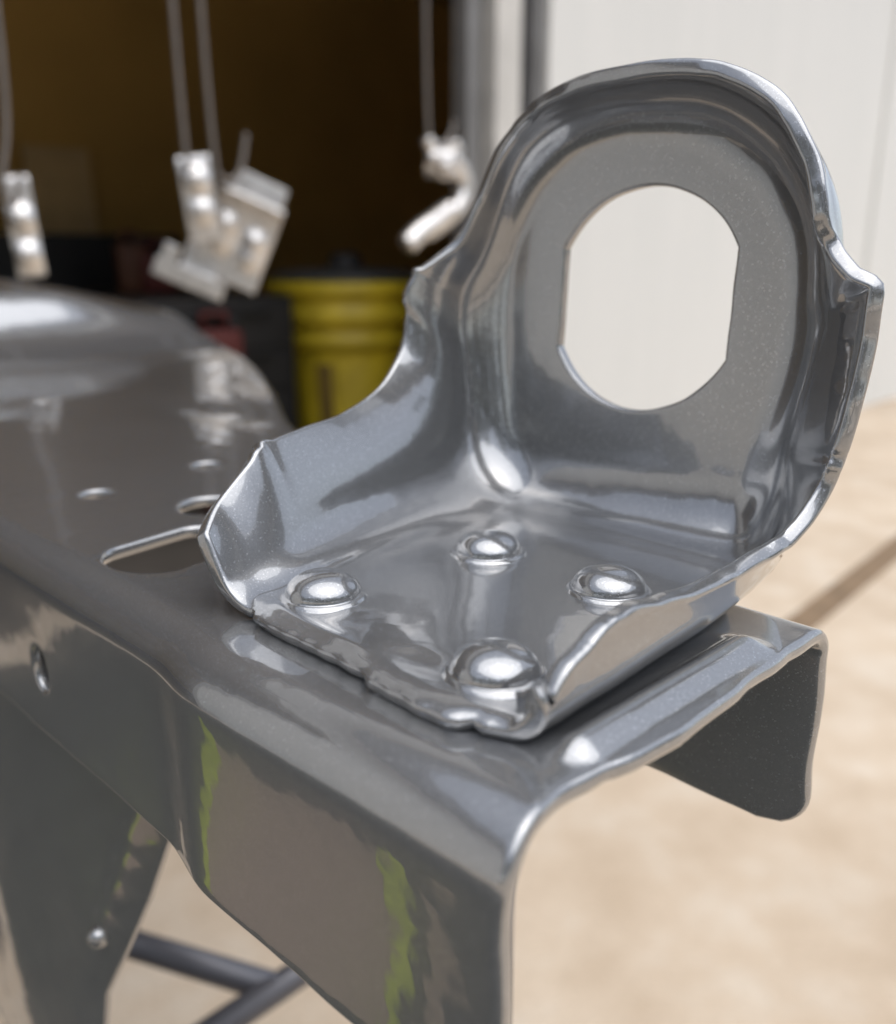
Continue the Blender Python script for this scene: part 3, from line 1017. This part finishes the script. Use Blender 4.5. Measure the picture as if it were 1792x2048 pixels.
# red jerry can and a smaller one in front of the cabinet, an orange one on a dark bench
def can(name, p, w_, d_, h_, m, label, cat):
    t = thing(name, p, label, cat)
    b = bmesh.new(); box(b, -w_ / 2, w_ / 2, -d_ / 2, d_ / 2, 0, h_, w_ * 0.12)
    link('can_body', b, m, t)
    b = bmesh.new(); tube(b, [(-w_ * 0.25, 0, h_ - 0.004), (-w_ * 0.25, 0, h_ + 0.05), (w_ * 0.25, 0, h_ + 0.05), (w_ * 0.25, 0, h_ - 0.004)], 0.012, 8)
    link('handle', b, m, t)
    b = bmesh.new(); tube(b, [(w_ * 0.36, 0, h_ - 0.004), (w_ * 0.40, 0, h_ + 0.03)], 0.02, 10)
    link('cap', b, 'black', t)
    t.rotation_euler = (0, 0, R(30))
    return t
bench = thing('work_bench', WG(4.0, 1.55, 0.006), 'low dark work bench in the shade behind the cabinet', 'bench')
def bpart(name, u0, u1, v0, v1, z0, z1, m='darkbox'):
    b = bmesh.new(); box(b, u0, u1, v0, v1, z0, z1, 0.004, f=WG)
    return link(name, localise(b, bench.location), m, bench, smooth=False)
bpart('bench_top', 3.6, 4.2, 0.6, 2.3, 0.66, 0.70)
for a in (3.64, 4.12):
    for c in (0.64, 2.22): bpart('leg', a, a + 0.05, c, c + 0.05, 0.006, 0.66)
bpart('lower_shelf', 3.64, 4.17, 0.69, 2.22, 0.2, 0.23)
bpart('back_panel', 4.21, 4.23, 0.6, 2.3, 0.10, 0.95)
def onz_px(x, y, u): return at(x, y, u)
q = at(262, 530, 3.8); can('orange_can', Vector((q.x, q.y, 0.7005)), 0.12, 0.1, 0.20, 'orange', 'small orange plastic can on the dark bench', 'can')
q = at(320, 600, 3.75); can('red_can', Vector((q.x, q.y, 0.7005)), 0.15, 0.12, 0.16, 'red', 'red enamel fuel can on the dark bench', 'can')
q = at(430, 670, 2.7)
can('red_can', Vector((q.x, q.y, 0.006)), 0.16, 0.12, 0.62, 'red', 'tall red canister standing on the floor by the cabinet', 'can')
# plywood sheet leaning on the back wall
bl = thing('plywood_sheet', WG(5.0, 2.0, 0.006), 'pale plywood sheet leaning against the back wall of the garage', 'board')
p0, p1 = at(55, 285, 5.0), at(188, 285, 5.0)
va, vb_ = p0.dot(VV), p1.dot(VV)
b = bmesh.new(); box(b, 5.0, 5.018, va, vb_, 0.006, p0.z, 0.002, f=lambda u, v, z: WG(u + z * 0.06, v, z))
link('board_face', localise(b, bl.location), 'board', bl, smooth=False)

# ------------------------------------------------------------------ unseen dark mat added to darken the rail side's reflection; brown sheet mirrored there
bm = bmesh.new(); box(bm, -0.9, 1.95, -2.3, 0.02, 0.001, 0.006, f=WG)
link('added_dark_mat', bm, 'mat_dark', smooth=False, label='large dark mat added left of the rail to darken its reflection', cat='mat')
def patch(name, a, b_, c, d, m, z, label=None, cat=None, ragged=0.0, parent=None):
    "a-b one long side, c-d the other, in (u,v)"
    bm = bmesh.new(); n_ = 40
    t0, t1 = [], []
    for i in range(n_ + 1):
        f = i / n_
        p = Vector(a).lerp(Vector(b_), f); q = Vector(c).lerp(Vector(d), f)
        j = ragged * noise.noise(Vector((f * 9, z * 900 + a[0] * 5, 0))); j2 = ragged * noise.noise(Vector((f * 11, z * 700 + c[0] * 9, 3)))
        dr = (q - p).normalized()
        p = p + dr * j; q = q + dr * j2
        t0.append([bm.verts.new(WG(p.x, p.y, zz)) for zz in (z, z + 0.004)])
        t1.append([bm.verts.new(WG(q.x, q.y, zz)) for zz in (z, z + 0.004)])
    for i in range(n_):
        bm.faces.new((t0[i][1], t0[i + 1][1], t1[i + 1][1], t1[i][1]))
        bm.faces.new((t0[i][0], t0[i + 1][0], t0[i + 1][1], t0[i][1]))
        bm.faces.new((t1[i][0], t1[i + 1][0], t1[i + 1][1], t1[i][1]))
    bmesh.ops.recalc_face_normals(bm, faces=bm.faces)
    return link(name, bm, m, parent, smooth=False, label=label, cat=cat)
cm = patch('cover_sheet', (1.40, -0.57), (0.98, -0.27), (0.85, -0.62), (0.575, -0.32), 'mat_brown', 0.0065, 'brown sheet with ragged green borders on the dark mat', 'sheet', 0.01)
patch('green_border', (1.49, -0.60), (1.03, -0.28), (1.36, -0.575), (0.96, -0.285), 'mat_green', 0.0112, ragged=0.02, parent=cm)
patch('green_border', (0.875, -0.625), (0.600, -0.335), (0.808, -0.60), (0.552, -0.31), 'mat_green', 0.0112, ragged=0.018, parent=cm)

# ------------------------------------------------------------------ trees round the yard (seen mirrored in the paint)
def tree(x, y, h, rad, seed, label):
    rnd = random.Random(seed)
    t = thing('yard_tree', (x, y, 0), label, 'tree', 'trees round the yard')
    b = bmesh.new()
    tube(b, [(0, 0, -0.02), (0.05, 0.02, h * 0.25), (-0.05, 0.05, h * 0.55)], 0.16, 10)
    for k in range(6):
        a = rnd.uniform(0, 6.28); l = rad * rnd.uniform(0.5, 0.9)
        tube(b, [(-0.03, 0.03, h * (0.3 + 0.04 * k)), (math.cos(a) * l * 0.5, math.sin(a) * l * 0.5, h * (0.45 + 0.04 * k)), (math.cos(a) * l, math.sin(a) * l, h * (0.55 + 0.05 * k))], 0.05, 6)
    link('trunk', b, 'bark', t)
    b = bmesh.new()
    cl = [(Vector((rnd.gauss(0, rad * 0.5), rnd.gauss(0, rad * 0.5), h * rnd.uniform(0.3, 0.95))), rad * rnd.uniform(0.28, 0.5)) for _ in range(26)]
    for c, r_ in cl:
        for _ in range(150):
            d = Vector((rnd.gauss(0, 1), rnd.gauss(0, 1), rnd.gauss(0, 0.8))).normalized() * r_ * rnd.uniform(0.4, 1.0) + c
            a1 = Vector((rnd.gauss(0, 1), rnd.gauss(0, 1), rnd.gauss(0, 1))).normalized()
            a2 = a1.orthogonal().normalized()
            sz = 0.13 * rnd.uniform(0.6, 1.4)
            b.faces.new([b.verts.new(d + v_) for v_ in (a1 * sz, a2 * sz * 0.6, -a1 * sz, -a2 * sz * 0.6)])
    link('crown', b, 'leaf', t, smooth=False)
M['bark'] = plain('bark', (0.09, 0.065, 0.045), 0.9)
TLS = ['leafy yard tree nearest the left end of the garage wall', 'second leafy yard tree from the left', 'tallest leafy tree at the back of the yard',
       'small leafy tree between two taller ones at the back', 'broad leafy tree right of the small one', 'tall leafy tree in the right back corner of the yard',
       'leafy tree on the right edge of the yard', 'low leafy tree furthest right, near the white wall']
for i, (x, y, h, r_) in enumerate([(-9.5, -6.0, 6.5, 2.4), (-6.5, -8.5, 6.8, 2.5), (-2.8, -10.5, 7.8, 2.7), (1.2, -10.0, 5.5, 2.4), (4.8, -9.5, 6.6, 2.9), (8.3, -8.5, 7.4, 2.6), (11.5, -5.0, 6.5, 2.5), (13.0, -1.0, 5.2, 2.4)]):
    tree(x, y, h, r_, i + 3, TLS[i])

patch('sheet_flap', (0.775, -0.62), (0.525, -0.315), (0.72, -0.605), (0.48, -0.30), 'mat_brown', 0.0065, ragged=0.02, parent=cm)
